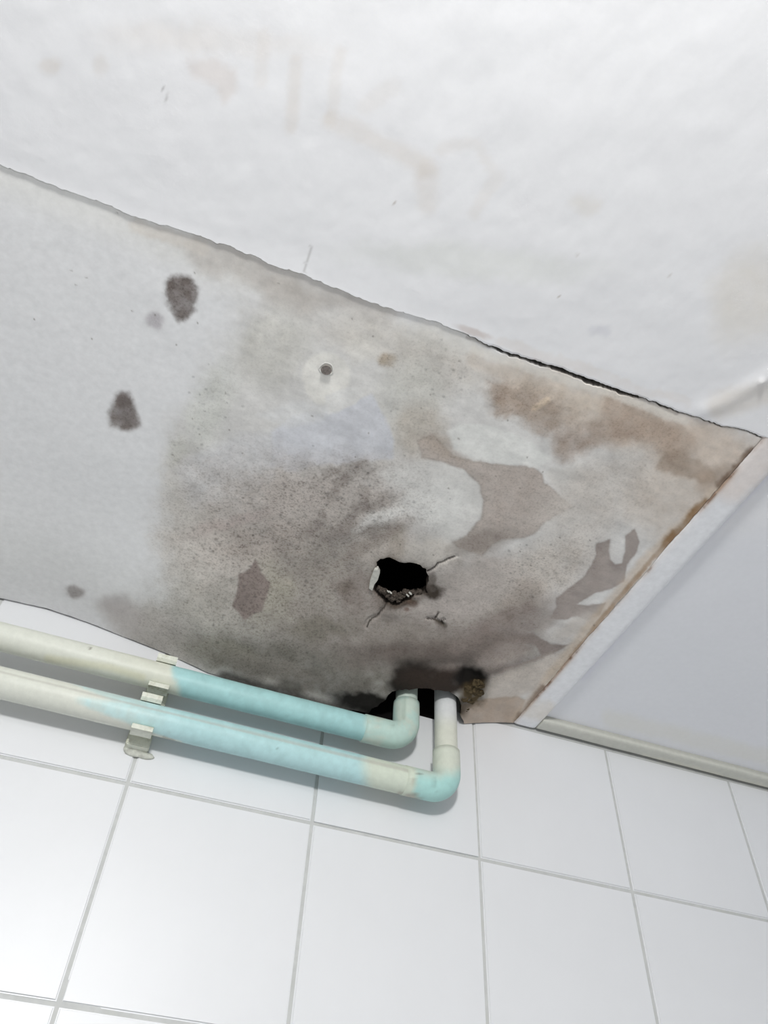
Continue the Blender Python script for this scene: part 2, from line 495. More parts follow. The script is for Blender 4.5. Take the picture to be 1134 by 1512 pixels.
# brown soak marks under the seam
n.blob(900, 610, 190, 40, 19, (190, 179, 166), .75, warp=30)
n.blob(1040, 660, 90, 45, 10, (186, 174, 162), .8, warp=30)
n.blob(1000, 730, 60, 70, 40, (184, 174, 163), .7, warp=30)
for b in [(772, 582, 42, 26, 10), (812, 606, 46, 28, 20), (750, 600, 30, 16, 0), (800, 632, 34, 18, 25), (740, 580, 26, 14, 0)]:
    n.blob(*b, (150, 134, 120), .62, warp=30, fine=14, mott=.6, mould=.35)
n.stroke([(835, 660), (880, 640), (930, 632), (985, 648)], 20, (152, 136, 123), .75, warp=18, fine=10, mott=.5, mould=.3)
n.stroke([(905, 600), (960, 630), (1000, 660)], 22, (160, 144, 130), .7, warp=22, fine=8, mott=.5, mould=.2)
n.poly([(968, 690), (985, 664), (1010, 664), (1050, 690), (1062, 712), (1040, 716), (1012, 704), (990, 696)], (150, 135, 121), .7, soft=5, warp=12, fine=8, mott=.5)
n.stroke([(1040, 715), (1070, 700)], 14, (158, 142, 127), .6, warp=12)
n.stroke([(880, 600), (700, 530)], 12, (186, 174, 160), .45, warp=14)
n.stroke([(700, 515), (800, 550), (900, 580), (1010, 622)], 6, (204, 200, 192), .6, warp=6)
n.stroke([(790, 602), (808, 590)], 5, (192, 176, 156), .7, warp=6)
# grey crisp patches near the batten
n.poly([(881, 802), (902, 797), (899, 812), (901, 827), (908, 834), (918, 832), (923, 815), (923, 792), (938, 781), (944, 800), (940, 815), (926, 834), (922, 858),
        (905, 868), (891, 873), (875, 878), (858, 888), (852, 892), (870, 895), (894, 890), (886, 908), (869, 916), (852, 910), (832, 914), (812, 913), (822, 896), (821, 884), (840, 868), (862, 852), (874, 832), (880, 818)],
       (143, 133, 127), .9, soft=1.5, warp=3, fine=3, mott=.1, rim=.15)
n.poly([(742, 944), (767, 935), (786, 935), (799, 943), (818, 951), (840, 952), (820, 965), (783, 979), (758, 988), (735, 995), (745, 985), (775, 978), (799, 967), (792, 954), (777, 949), (745, 949)],
       (128, 118, 112), .88, soft=2, warp=3, fine=3, mott=.1)
n.poly([(720, 1000), (760, 988), (800, 972), (840, 960), (820, 990), (790, 1020), (760, 1032), (716, 1036)], (186, 178, 169), .85, soft=7, warp=10)
n.blob(745, 965, 40, 16, -14, (158, 148, 141), .7, warp=10)
n.blob(850, 925, 34, 14, -28, (184, 178, 171), .8, warp=8)
n.blob(790, 920, 36, 14, -20, (146, 137, 131), .6)
n.poly([(672, 1046), (700, 1036), (730, 1030), (760, 1027), (776, 1034), (768, 1050), (752, 1076), (664, 1076)], (166, 149, 133), .85, soft=2, warp=4, mott=.2, rim=.2)
# five round mould spots
def spot(cx, cy, rx, ry, col, a, rotd=0):
    n.blob(cx, cy, rx*1.25, ry*1.2, rotd, (186, 184, 184), .6*min(a+.2, 1), soft=.5, warp=8, fine=3, mott=0)
    n.blob(cx, cy, rx, ry, rotd, col, a, soft=.4, warp=3, fine=5, mott=.12, mould=.25)
n.poly([(245, 415), (262, 404), (284, 412), (293, 432), (286, 455), (272, 476), (262, 474), (250, 452), (243, 434)], (104, 96, 92), .9, soft=6, warp=3, fine=9, mott=.3, mould=.5)
spot(229, 474, 12, 11, (164, 160, 163), .75)
n.poly([(172, 582), (190, 578), (202, 606), (206, 626), (190, 636), (164, 630), (160, 610)], (112, 104, 100), .9, soft=6, warp=4, fine=7, mott=.35, mould=.35)
n.blob(186, 606, 12, 20, -8, (96, 89, 86), .55, warp=8)
spot(110, 874, 13, 9, (132, 126, 124), .8, 15)
n.blob(172, 892, 19, 15, 0, (160, 156, 155), .7, soft=.4, warp=10, mott=.1)
n.blob(180, 910, 34, 22, 20, (172, 167, 165), .6, warp=16)
# reddish brown patch
n.poly([(377, 826), (385, 845), (400, 860), (394, 878), (386, 902), (363, 914), (342, 895), (350, 874), (351, 847), (370, 840)], (122, 111, 106), .95, soft=2, warp=3, fine=4, mott=.06, mould=.2)
# black rot round the pipes; darkness of gap and hole painted in too
n.stroke([(330, 1000), (400, 1018), (480, 1042), (560, 1056)], 9, (58, 54, 49), .85, warp=10, fine=6)
n.blob(430, 1014, 22, 8, 16, (66, 62, 55), .7, warp=10)
n.blob(545, 1040, 52, 15, 10, (24, 21, 18), 1, soft=.4, warp=14, fine=8, mott=.05)  # black painted for the unlit gap between board and pipe run
n.blob(606, 1006, 34, 27, -35, (26, 22, 19), 1, soft=.35, warp=16, fine=7, mott=.05)
n.blob(650, 1006, 64, 20, 2, (42, 34, 29), 1, soft=.4, warp=12, fine=6, mott=.1)
n.blob(694, 1001, 26, 17, 5, (14, 11, 8), 1, soft=.3, warp=10, fine=5, mott=0)  # darkness of a small hole beside the riser, painted black
n.blob(700, 1026, 22, 17, -40, (72, 60, 38), .9, warp=14, fine=8, mott=.5)
n.blob(684, 1044, 10, 16, 0, (60, 50, 36), .85, warp=8)
n.blob(655, 962, 120, 18, -6, (100, 90, 84), .5, warp=18)
# darker clouds and colonies left of the hole
n.blob(530, 870, 42, 34, 20, (122, 113, 107), .7, warp=30, fine=12, mott=.5, mould=.4)
n.blob(505, 862, 14, 12, 0, (106, 97, 90), .7, warp=20)
n.blob(480, 835, 55, 22, -20, (140, 133, 126), .6, warp=30, fine=12, mott=.6, mould=.5)
n.blob(400, 800, 60, 30, -10, (152, 143, 136), .6, warp=40, fine=14, mott=.6, mould=.7)
n.blob(470, 925, 50, 18, 0, (112, 107, 98), .6, warp=30, fine=12, mott=.6)
n.blob(600, 940, 60, 12, 0, (128, 121, 114), .5, warp=20, mott=.5)
n.blob(650, 900, 50, 22, 0, (164, 157, 152), .5, warp=20)
n.blob(545, 800, 50, 8, -30, (142, 132, 124), .6, warp=16)
rs = np.random.RandomState(19)
for k in range(430):
    cl = [(410, 790, 80, 50), (500, 720, 60, 35), (470, 860, 70, 60), (390, 900, 80, 45), (780, 840, 60, 30), (640, 560, 50, 50), (300, 610, 30, 60), (560, 740, 60, 40)][rs.choice(8, p=[.26, .14, .2, .14, .08, .05, .06, .07])]
    qx, qy = cl[0] + rs.normal()*cl[2]*.7, cl[1] + rs.normal()*cl[3]*.7
    rr = rs.uniform(.8, 2.6)
    near = np.where((np.abs(n.px-qx) < 6) & (np.abs(n.py-qy) < 6))[0]
    if len(near) == 0: continue
    w_ = rs.uniform(.25, .6)*(1 - sstep(rr*.4, rr*1.5, np.hypot(n.px[near]-qx, (n.py[near]-qy)*1.3)))
    n.c[near] = n.c[near]*(1 - w_[:, None]*.62)
# dark brown rim and crumbs round the hole
n.mix(.55*np.exp(-np.clip(sd_poly(n.px, n.py, HOLE), 0, 99)/4.), (78, 68, 58), .6)
n.blob(637, 873, 15, 11, 10, (58, 50, 43), .95, warp=10, fine=8)
n.blob(592, 890, 26, 10, -10, (64, 54, 45), .9, warp=8, fine=8)
n.blob(610, 893, 9, 6, 0, (80, 64, 54), .7, warp=8); n.blob(600, 901, 4, 3, 0, (84, 62, 54), .7, warp=2)
n.blob(638, 854, 5, 8, 0, (70, 60, 52), .7, warp=6)
for g, w in GAPS:
    L = len(g)
    dd = d_line(n.px, n.py, g)
    n.mix(.95*(1 - sstep(w*.55, w*1.5, dd)), (40, 34, 28))
n.mix(.8*(1-sstep(1, 6, d_line(n.px, n.py, [(645, 917), (657, 924)]))), (70, 64, 56))
# rust along the batten
n.stroke([(1150, 640), (1090, 700), (1050, 735), (960, 825), (900, 895), (840, 968), (760, 1070)], 10, (184, 168, 148), .6, warp=10)
n.stroke([(1110, 665), (1080, 700), (1062, 716)], 6, (110, 92, 78), .8, warp=6, fine=6, mott=.5)
n.stroke([(1040, 742), (1010, 775), (985, 802)], 7, (134, 108, 80), .85, warp=6, fine=6, mott=.5)
n.stroke([(985, 802), (930, 864), (880, 925), (830, 985)], 3.5, (150, 126, 102), .7, warp=4, fine=5, mott=.4)
n.stroke([(800, 1018), (778, 1048), (764, 1066)], 6, (120, 98, 80), .8, warp=5, fine=6)
n.stroke([(690, 497), (760, 524), (860, 558), (950, 590), (1000, 610)], 2.5, (120, 112, 104), .5, warp=3)  # thin grey-brown line along the seam edge
# pin pricks
rs = np.random.RandomState(7)
for k in range(60):
    q = (rs.uniform(250, 900), rs.uniform(470, 950)) if k > 14 else (rs.uniform(20, 420), rs.uniform(300, 520))
    n.mix(.7*(1 - sstep(.6, 1.9, np.hypot(n.px-q[0], n.py-q[1]))), (110, 104, 96))

# cloudy mottling of everything that is stained
stained = 1 - sstep(-30, 30, sd_poly(n.px + n.n1*60, n.py + n.n2*60, main))
mo_ = (fbm(n.px/26., n.py/26., 201, 5) - .5)*.34 + (fbm((n.px*.8+n.py*.35)/30., (n.py-n.px*.4)/8., 207, 4) - .5)*.20
n.c *= (1 + mo_*stained)[:, None]
co = np.stack(W(XX.ravel(), YY.ravel(), ZZ.ravel()), -1)
# thickness: extrude open borders up
def add_rim(co, quads, col, mould, up, rimcol, jag=0):
    e = np.concatenate([quads[:, [0, 1]], quads[:, [1, 2]], quads[:, [2, 3]], quads[:, [3, 0]]])
    key = np.sort(e, 1); N = len(co)
    k = key[:, 0].astype(np.int64)*N + key[:, 1]
    u, inv, cnt = np.unique(k, return_inverse=True, return_counts=True)
    be = e[cnt[inv] == 1]
    bv = np.unique(be)
    m = -np.ones(N, np.int64); m[bv] = np.arange(len(bv)) + N
    m2 = -np.ones(N, np.int64); m2[bv] = np.arange(len(bv)) + N + len(bv)
    rr = np.random.RandomState(2)
    c1 = co[bv].copy(); c1[:, 2] += up*.25*T
    c2 = co[bv].copy(); c2[:, 2] += up*T
    if jag:
        c1 += rr.normal(0, jag*T, c1.shape); c2 += rr.normal(0, jag*T, c2.shape)
    q1 = np.stack([be[:, 1], be[:, 0], m[be[:, 0]], m[be[:, 1]]], -1)
    q2 = np.stack([m[be[:, 1]], m[be[:, 0]], m2[be[:, 0]], m2[be[:, 1]]], -1)
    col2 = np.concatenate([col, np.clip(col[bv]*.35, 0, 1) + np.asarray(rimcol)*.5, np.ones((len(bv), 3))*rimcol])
    mo = np.concatenate([mould, np.full(len(bv)*2, .6)])
    return np.concatenate([co, c1, c2]), np.concatenate([quads, q1, q2]), col2, mo
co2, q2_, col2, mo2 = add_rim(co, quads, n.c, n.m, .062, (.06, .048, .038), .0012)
used = np.unique(q2_); mp = -np.ones(len(co2), np.int64); mp[used] = np.arange(len(used))
me = mesh_np('stained_board', co2[used], mp[q2_], True)
set_col(me, col2[used], mo2[used])
board = link('stained_board', me, M_board, ceiling, label='sagging mould-stained ceiling board with a black hole')

# ---- white panel nearest the camera, hanging a little lower, with a thick plaster lip
NX2, NY2 = 620, 200
xs = np.linspace(-2.45, 2.75, NX2)
t = np.linspace(0, 1, NY2)
XX, TT = np.meshgrid(xs, t, indexing='ij')
dist = .004*TT*NY2/4*0 + 5.4*(TT**2.2)*.97 + TT*.16
Ye = edge_y(XX)
YY = Ye - dist
lip = .0025*np.interp(XX, [-2, 0.3, 1.2, 3], [1, 1, .55, .5])*np.exp(-dist/.035)
ZZ = H - .0035 - lip + (fbm(XX*5, YY*5, 71, 4) - .5)*.006*sstep(0, .1, dist) + (fbm(XX*22, YY*22, 75, 3) - .5)*.0005
ZZ += .006*(1 - sstep(0, .010, dist))*np.interp(XX, [-2, .8, 1.3], [0, 0, 1])
PX, PY = proj(XX, YY, ZZ)
dr = d_line(PX, PY, [(1040, 606), (1075, 592), (1134, 556), (1200, 515)])
ZZ -= .008*np.exp(-(dr/12.)**2)
ZZ -= .01*np.exp(-((PX-1124)**2 + (PY-563)**2)/16.)
PX, PY = proj(XX, YY, ZZ)
n = Paint(PX.ravel(), PY.ravel(), (211, 211, 212))
tan = (190, 180, 168)
n.blob(75, 97, 16, 12, 0, tan, 0.32, warp=12)
n.blob(148, 95, 12, 16, 0, tan, 0.22, warp=12)
n.blob(235, 55, 90, 26, 0, tan, 0.09, warp=30)
n.poly([(275, 88), (320, 86), (348, 104), (350, 135), (330, 152), (318, 128), (280, 112)], (188, 174, 164), 0.30, soft=7, warp=14)
n.stroke([(388, 50), (384, 120)], 9, tan, 0.16, warp=8)
n.stroke([(436, 90), (430, 188)], 10, tan, 0.27, warp=8)
n.stroke([(500, 80), (488, 180)], 9, tan, 0.18, warp=8)
n.stroke([(490, 180), (540, 200), (590, 225), (630, 250)], 14, tan, 0.27, warp=14)
n.stroke([(632, 250), (632, 300)], 16, tan, 0.23, warp=14)
n.stroke([(540, 160), (580, 130)], 12, tan, 0.14, warp=14)
n.stroke([(650, 218), (705, 210), (735, 260), (700, 315)], 9, tan, 0.16, warp=14)
n.blob(330, 60, 150, 20, 5, tan, .14, warp=30)
n.blob(700, 385, 170, 26, 4, (196, 198, 192), .4, warp=30)
n.blob(865, 300, 20, 14, 0, (196, 190, 180), .35)
n.blob(1105, 440, 50, 70, 20, (196, 188, 172), .35, warp=30)
n.blob(885, 488, 16, 8, 0, (186, 186, 192), .5)
n.stroke([(1060, 600), (1134, 580), (1180, 560)], 18, (198, 192, 184), .6, warp=10)
n.blob(700, 490, 26, 5, 20, (166, 150, 140), .5, warp=6)
n.stroke([(740, 505), (800, 528), (870, 545), (950, 575), (1010, 590)], 7, (200, 193, 187), .35, warp=14, fine=8, mott=.6)
n.mix(.5*(1 - sstep(1, 2.2, d_line(n.px, n.py, [(459, 362), (457, 378), (451, 388), (450, 402)]))), (150, 148, 146))
n.mix(.6*(1 - sstep(.6, 1.8, d_line(n.px, n.py, [(238, 127), (245, 138), (247, 150)]))), (150, 148, 146))
for q in [(643, 74), (697, 240), (851, 377), (825, 438), (1117, 176), (583, 300), (300, 352), (736, 370), (990, 405)]:
    n.mix(.6*(1 - sstep(.8, 2.6, np.hypot(n.px-q[0], n.py-q[1]))), (150, 140, 130))
idx = np.arange(NX2*NY2).reshape(NX2, NY2)
quads = np.stack([idx[:-1, :-1], idx[1:, :-1], idx[1:, 1:], idx[:-1, 1:]], -1).reshape(-1, 4)
co = np.stack(W(XX.ravel(), YY.ravel(), ZZ.ravel()), -1)
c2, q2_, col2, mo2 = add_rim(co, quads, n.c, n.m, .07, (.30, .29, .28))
me = mesh_np('white_panel', c2, q2_, True)
set_col(me, col2)
link('white_panel', me, M_panel, ceiling, label='bright white ceiling panel with faint tan water marks')

# ---- recessed grey panel on the right
def flat_grid(name, x0, x1, y0, y1, z, nx, ny, mat, painter, thick, parent, label, amp=.004, rimcol=(.1, .1, .1), base=(207, 208, 211), kind=None):
    XX, YY = np.meshgrid(np.linspace(x0, x1, nx), np.linspace(y0, y1, ny), indexing='ij')
    ZZ = z + (fbm(XX*4, YY*4, 81, 4) - .5)*amp
    PX, PY = proj(XX, YY, ZZ)
    n = Paint(PX.ravel(), PY.ravel(), base)
    if painter: painter(n)
    idx = np.arange(nx*ny).reshape(nx, ny)
    quads = np.stack([idx[:-1, :-1], idx[:-1, 1:], idx[1:, 1:], idx[1:, :-1]], -1).reshape(-1, 4)
    co = np.stack(W(XX.ravel(), YY.ravel(), ZZ.ravel()), -1)
    c2, q2, col2, mo2 = add_rim(co, quads, n.c, n.m, thick, rimcol)
    me = mesh_np(name, c2, q2, True); set_col(me, col2)
    return link(name, me, mat, parent, label=label, kind=kind)

def paint_grey(n):
    n.blob(1080, 730, 90, 60, 0, (214, 213, 213), .5)
    n.blob(950, 1000, 200, 80, 10, (203, 205, 208), .4)
    n.stroke([(900, 1060), (1134, 1118)], 12, (203, 202, 194), .5)
    n.stroke([(1134, 700), (1060, 775), (960, 880), (860, 1000)], 6, (196, 196, 205), .5, warp=4)  # bluish shadow of the batten painted along the recessed panel
    for q in [(900, 735), (1046, 797), (988, 890), (1010, 965)]:
        n.mix(.4*(1 - sstep(.8, 2.2, np.hypot(n.px-q[0], n.py-q[1]))), (130, 130, 132))
flat_grid('grey_panel', E2-.03, 6.9, -5.2, -.10, H+.036, 220, 160, M_grey, paint_grey, .05, ceiling, 'recessed pale grey ceiling panel, unstained')

# ---- battens
def batten(name, pts0, pts1, z_low, depth, cols, painter, label, mat=M_trim, ragged=.006):
    """long strip between edge functions; pts0 -> pts1 along its length, in tiles"""
    (ax0, ay0, ax1, ay1), (bx0, by0, bx1, by1) = pts0, pts1
    NL, NW = 320, 14
    u, w = np.meshgrid(np.linspace(0, 1, NL), np.linspace(0, 1, NW), indexing='ij')
    X = (ax0*(1-w) + bx0*w)*(1-u) + (ax1*(1-w) + bx1*w)*u
    Y = (ay0*(1-w) + by0*w)*(1-u) + (ay1*(1-w) + by1*w)*u
    return X, Y, u, w

def strip(name, horizontal, a0, a1, b0, b1, z_low, up, base, painter, label, rag):
    NL, NW = 700, 16
    A, Wd = np.meshgrid(np.linspace(a0, a1, NL), np.linspace(0, 1, NW), indexing='ij')
    j0 = (fbm(A*9, A*0+.7, 91, 4) - .5)*rag
    j1 = (fbm(A*5, A*0+4.7, 97, 4) - .5)*rag*.4
    Bv = (b0 + j0)*(1-Wd) + (b1 + j1)*Wd
    Z = z_low + .010*(np.abs(2*Wd-1)**6) + (fbm(A*4, Bv*4, 101, 3)-.5)*.004
    X, Y = (A, Bv) if horizontal else (Bv, A)
    PX, PY = proj(X, Y, Z)
    n = Paint(PX.ravel(), PY.ravel(), base)
    n.X, n.Y = X.ravel(), Y.ravel()
    painter(n)
    idx = np.arange(NL*NW).reshape(NL, NW)
    q = [idx[:-1, :-1], idx[1:, :-1], idx[1:, 1:], idx[:-1, 1:]]
    if horizontal: q = q[::-1]
    quads = np.stack(q, -1).reshape(-1, 4)
    co = np.stack(W(X.ravel(), Y.ravel(), Z.ravel()), -1)
    c2, q2, col2, _ = add_rim(co, quads, n.c, n.m, up, n.c.mean(0)*.8)
    me = mesh_np(name, c2, q2, True); set_col(me, col2)
    return link(name, me, M_trim, kind='structure', label=label)

def paint_b1(n):
    n.stroke([(1150, 650), (1120, 690), (1080, 720)], 22, (204, 193, 185), .6, warp=10)
    edge = np.exp(-np.maximum(n.X - E - .004, 0)/.012)
    brk = sstep(.38, .62, fbm(n.Y*3.2, n.Y*0 + 2.2, 131, 3))
    n.mix(.85*edge*(.25 + .75*brk), (142, 116, 94), 0)
    n.mix(.9*sstep(.5, .7, fbm(n.Y*26, n.X*40, 137, 3))*(1 - sstep(.004, .016, n.X - E))*brk, (112, 88, 70), 0)
    n.blob(800, 1050, 30, 14, 0, (204, 198, 188), .6)
strip('trim_1', False, -5.2, -.014, E-.007, E2, H-.006, .08, (211, 212, 214), paint_b1, 'white batten between the stained board and the grey panel, rust along its edge', .010)
def paint_b2(n):
    n.mix(.5*n.g, (184, 182, 174))
    n.stroke([(950, 1118), (1134, 1165)], 5, (200, 198, 184), .5)
strip('trim_2', True, E2+.004, 6.9, -.125, -.012, H-.010, .085, (180, 181, 173), paint_b2, 'grey-green cornice strip along the top of the tiled wall', .006)

# ---- back wall: grout bed with individual tiles
TH = .035           # tile thickness
bm = bmesh.new()
box_bm(-2.6, 7.2, .010, .30, -3.2, H+.70, bm=bm)
wall = bm_obj('wall_back', bm, M_grout, kind='structure')
g = .0095
rs = random.Random(5)
def tile_mesh(x0, x1, z0, z1, cutout=None):
    """tile slab with eased edges; cutout: polygon (x,z) list bitten out of the top edge"""
    bm = bmesh.new()
    if cutout:
        pts = [(x0, z0), (x1, z0), (x1, z1)] + cutout + [(x0, z1)]
    else:
        pts = [(x0, z0), (x1, z0), (x1, z1), (x0, z1)]
    vs = [bm.verts.new((x*T, 0, z*T)) for x, z in pts]
    f = bm.faces.new(vs)
    r = bmesh.ops.extrude_face_region(bm, geom=[f])
    for v_ in [e for e in r['geom'] if isinstance(e, bmesh.types.BMVert)]: v_.co.y += TH*T
    bmesh.ops.recalc_face_normals(bm, faces=bm.faces[:])
    if not cutout:
        ed = [e for e in bm.edges if abs(e.verts[0].co.y) < 1e-6 and abs(e.verts[1].co.y) < 1e-6]
        bmesh.ops.bevel(bm, geom=ed, offset=.007*T, segments=3, affect='EDGES')
    me = bpy.data.meshes.new('tile'); bm.normal_update(); bm.to_mesh(me); bm.free()
    return me
std = tile_mesh(-.5+g, .5-g, -.5+g, .5-g)
top_h = H - .022
topm = tile_mesh(-.5+g, .5-g, g - top_h/2, top_h/2)
std.materials.append(M_tile); topm.materials.append(M_tile)
for i in range(-3, 7):
    for k in range(0, 4):
        cz = top_h/2 if k == 0 else -.5 - (k-1)
        if k == 0 and i == 1:
            nz = H - .125
            loc = [(1.86-1.5, top_h/2), (1.855-1.5, nz+.03-top_h/2), (1.80-1.5, nz-top_h/2), (1.52-1.5, nz+.004-top_h/2), (1.50-1.5, nz-.13-top_h/2), (1.24-1.5, nz-.14-top_h/2), (1.12-1.5, nz-.10-top_h/2), (1.06-1.5, top_h/2)]
            m_ = tile_mesh(-.5+g, .5-g, g - top_h/2, top_h/2, loc)
            m_.materials.append(M_tile)
        else:
            m_ = topm if k == 0 else std
        o = bpy.data.objects.new('tile', m_); COL.objects.link(o); o.parent = wall
        o.location = W(i + .5, rs.uniform(-.001, .001)*2, cz)
        o.rotation_euler = (rs.uniform(-.0022, .0022), 0, rs.uniform(-.0022, .0022))
# thin near-black sheet painting the shade of an opening behind the risers
bm = box_bm(1.03, 1.86, .008, .016, H-.29, H+.3)
bm_obj('recess_shade', bm, M_void, wall, label='near-black sheet painted for the shade of the wall recess behind the risers')

# ================================================================== PIPES
PY0 = -.172
def tube(name, pts, rad, parent, painter, base, nseg=40, caps=True, label=None, mat=None):
    """pts in tiles, rad scalar or list"""
    pts = [Vector(q) for q in pts]; n_ = len(pts)
    rad = rad if isinstance(rad, (list, tuple, np.ndarray)) else [rad]*n_
    rings = []
    up = Vector((0, 1, 0))
    for i, q in enumerate(pts):
        d = (pts[min(i+1, n_-1)] - pts[max(i-1, 0)]).normalized()
        a = d.cross(up).normalized(); b = a.cross(d).normalized()
        rings.append([q + (a*math.cos(2*math.pi*k/nseg) + b*math.sin(2*math.pi*k/nseg))*rad[i] for k in range(nseg)])
    co = np.array([list(v_) for r in rings for v_ in r])
    P_ = np.array([list(q) for q in pts]).repeat(nseg, 0)
    wob = (fbm((co[:, 0] + co[:, 2])*9, (co[:, 1]*3 + co[:, 2])*9, 111, 3) - .5)*.03
    co = P_ + (co - P_)*(1 + wob[:, None])
    quads = [(i*nseg + k, i*nseg + (k+1) % nseg, (i+1)*nseg + (k+1) % nseg, (i+1)*nseg + k) for i in range(n_-1) for k in range(nseg)]
    PXx, PYy = proj(co[:, 0], co[:, 1], co[:, 2])
    n = Paint(PXx, PYy, base, albedo=.70)
    if painter: painter(n)
    me = mesh_np(name, np.stack(W(co[:, 0], co[:, 1], co[:, 2]), -1), quads, True)
    set_col(me, n.c)
    bm = bmesh.new(); bm.from_mesh(me)
    if caps: bmesh.ops.holes_fill(bm, edges=[e for e in bm.edges if e.is_boundary])
    bmesh.ops.recalc_face_normals(bm, faces=bm.faces[:])
    bm.to_mesh(me); bm.free()
    return link(name, me, mat or M_pipe, parent, label=label)

def seg(a, b, n):
    a = np.array(a); b = np.array(b)
    return [tuple(a + (b-a)*t) for t in np.linspace(0, 1, n)]

def elbow_path(x, y, z, R, xl, zt):
    """horizontal from xl to x-R, quarter bend, up to zt; x = riser axis, z = run axis"""
    pts = seg((xl, y, z), (x-R, y, z), 6)[:-1]
    pts += [(x-R + R*math.sin(a), y, z+R - R*math.cos(a)) for a in np.linspace(0, math.pi/2, 16)]
    pts += seg((x, y, z+R), (x, y, zt), 6)[1:]
    return pts

CREAM = (206, 208, 198); AQUA_U = (155, 194, 194); AQUA_L = (168, 202, 203); PALE = (186, 200, 189)

def empty(name, loc, label, cat, group=None):
    o = link(name, None, label=label, cat=cat, group=group)
    o.location = loc
    return o
def to_parent(o, par):
    o.parent = par
    o.matrix_parent_inverse = Matrix.Translation(par.location).inverted()

# upper pipe
zu, xu, ru = .541, 1.465, .076
pu = empty('water_pipe', W(0, PY0, zu), 'upper aqua and cream painted pipe, elbow turning up into the rotten ceiling', 'pipe', None)
def paint_u(n):
    n.mix(.35*sstep(120, 240, n.px), (198, 200, 180))
    w = sstep(-9, 9, n.px - 262 - n.n1*26 - (n.py - 1000)*.25)
    n.mix(w, AQUA_U)
    n.mix(.35*w*sstep(.42, .6, n.g), (168, 210, 210))
    n.mix(.9*sstep(-8, 9, n.px - 541 - n.n1*20), PALE)
    n.mix(.8*(1 - sstep(1, 3.4, np.hypot(n.px-133, n.py-957))), (120, 116, 104))
    n.mix(.5*(1 - sstep(2, 9, d_line(n.px, n.py, [(70, 972), (160, 985), (210, 1000)]))), (196, 194, 164))
xspan = seg((-2.45, PY0, zu+.031), (xu-.20, PY0, zu), 340)
o = tube('pipe_run', xspan, ru, None, paint_u, CREAM); to_parent(o, pu)
def paint_ue(n):
    n.mix(.5*sstep(.45, .6, n.g), (168, 204, 198))
    n.mix(.45*(1-sstep(1, 4, d_line(n.px, n.py, [(598, 1030), (596, 1060)]))), (140, 158, 146))
    n.mix(.45*(1-sstep(.5, 2, d_line(n.px, n.py, [(581, 1070), (577, 1090)]))), (130, 150, 140))
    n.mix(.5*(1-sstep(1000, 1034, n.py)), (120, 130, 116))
    n.mix(.6*(1-sstep(2, 7, d_line(n.px, n.py, [(545, 1093), (560, 1098)]))*1), (200, 206, 196))
pts = elbow_path(xu, PY0, zu, .105, xu-.27, zu+.24)
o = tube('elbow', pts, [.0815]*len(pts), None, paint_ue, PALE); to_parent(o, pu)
o = tube('riser', seg((xu, PY0, zu+.22), (xu, PY0, H+.5), 12), .068, None, None, (178, 190, 180)); to_parent(o, pu)

# lower pipe
zl, xl, rl = .270, 1.727, .079
plo = empty('water_pipe', W(0, PY0, zl), 'lower aqua and cream painted pipe, longer run with the outer elbow', 'pipe', None)
def paint_l(n):
    yc = 1009 + n.px*.242
    w = sstep(-14, 14, n.px - 240 - n.n1*30 + (yc - n.py)*5.2)
    w = np.maximum(w, sstep(-12, 12, n.px - 118 - n.n1*20)*(1-sstep(2, 9, np.abs(n.py - (yc - 3 + (n.px-118)*.02)) - (n.px-118)*.13)))
    n.mix(w*(.55 + .45*sstep(150, 280, n.px)), AQUA_L)
    n.mix(.4*w*sstep(.45, .6, n.g), (180, 214, 216))
    n.mix(.92*sstep(-12, 12, n.px - 541 - n.n1*26), (200, 206, 190))
    n.mix(.55*(1-sstep(1, 2.6, np.abs(n.py - (yc-17)))), (172, 170, 160))
    n.mix(.85*(1-sstep(.6, 2.4, d_line(n.px, n.py, [(240, 1088), (250, 1091), (258, 1094)]))), (60, 60, 56))
    n.mix(.6*(1-sstep(.8, 2.4, d_line(n.px, n.py, [(236, 1087), (268, 1096)]))), (200, 200, 186))
    n.mix(.6*(1-sstep(1, 3, np.hypot(n.px-410, n.py-1106))), (110, 140, 140))
    n.mix(.5*(1-sstep(2, 7, d_line(n.px, n.py, [(590, 1173), (612, 1180)]))), (140, 128, 116))
o = tube('pipe_run', seg((-2.45, PY0, zl+.040), (xl-.22, PY0, zl), 340), rl, None, paint_l, CREAM); to_parent(o, plo)
def paint_le(n):
    n.mix(sstep(-16, 16, n.py - 1138 - n.n1*30), (164, 205, 200))
    n.mix(.9*(1-sstep(609, 617, n.px + n.f1*10)), (200, 206, 190))
    n.mix(.6*(1-sstep(.6, 2.2, d_line(n.px, n.py, [(612, 1150), (610, 1165), (614, 1176)]))), (140, 134, 120))
    n.mix(.6*(1-sstep(.5, 2, d_line(n.px, n.py, [(618, 1142), (624, 1147)]))), (90, 90, 80))
    n.mix(.35*(1-sstep(.5, 2, d_line(n.px, n.py, [(642, 1148), (644, 1170)]))), (120, 150, 146))
    n.mix(.5*(1-sstep(2, 6, d_line(n.px, n.py, [(600, 1175), (616, 1180)]))), (150, 134, 124))
    n.mix(.6*(1-sstep(1, 4, np.hypot(n.px-634, n.py-1174))), (120, 166, 156))
pts = elbow_path(xl, PY0, zl, .105, xl-.27, zl+.245)
rr_ = [rl*1.035]*len(pts)
o = tube('elbow', pts, rr_, None, paint_le, (200, 205, 192)); to_parent(o, plo)
def paint_lr(n):
    n.mix(sstep(1050, 1085, n.py + n.n1*20), (206, 208, 196))
    n.mix(.7*(1-sstep(.6, 2.4, np.abs(n.py - 1108 - n.f1*4))), (120, 114, 102))
    n.mix(.5*(1-sstep(1024, 1040, n.py)), (168, 170, 170))
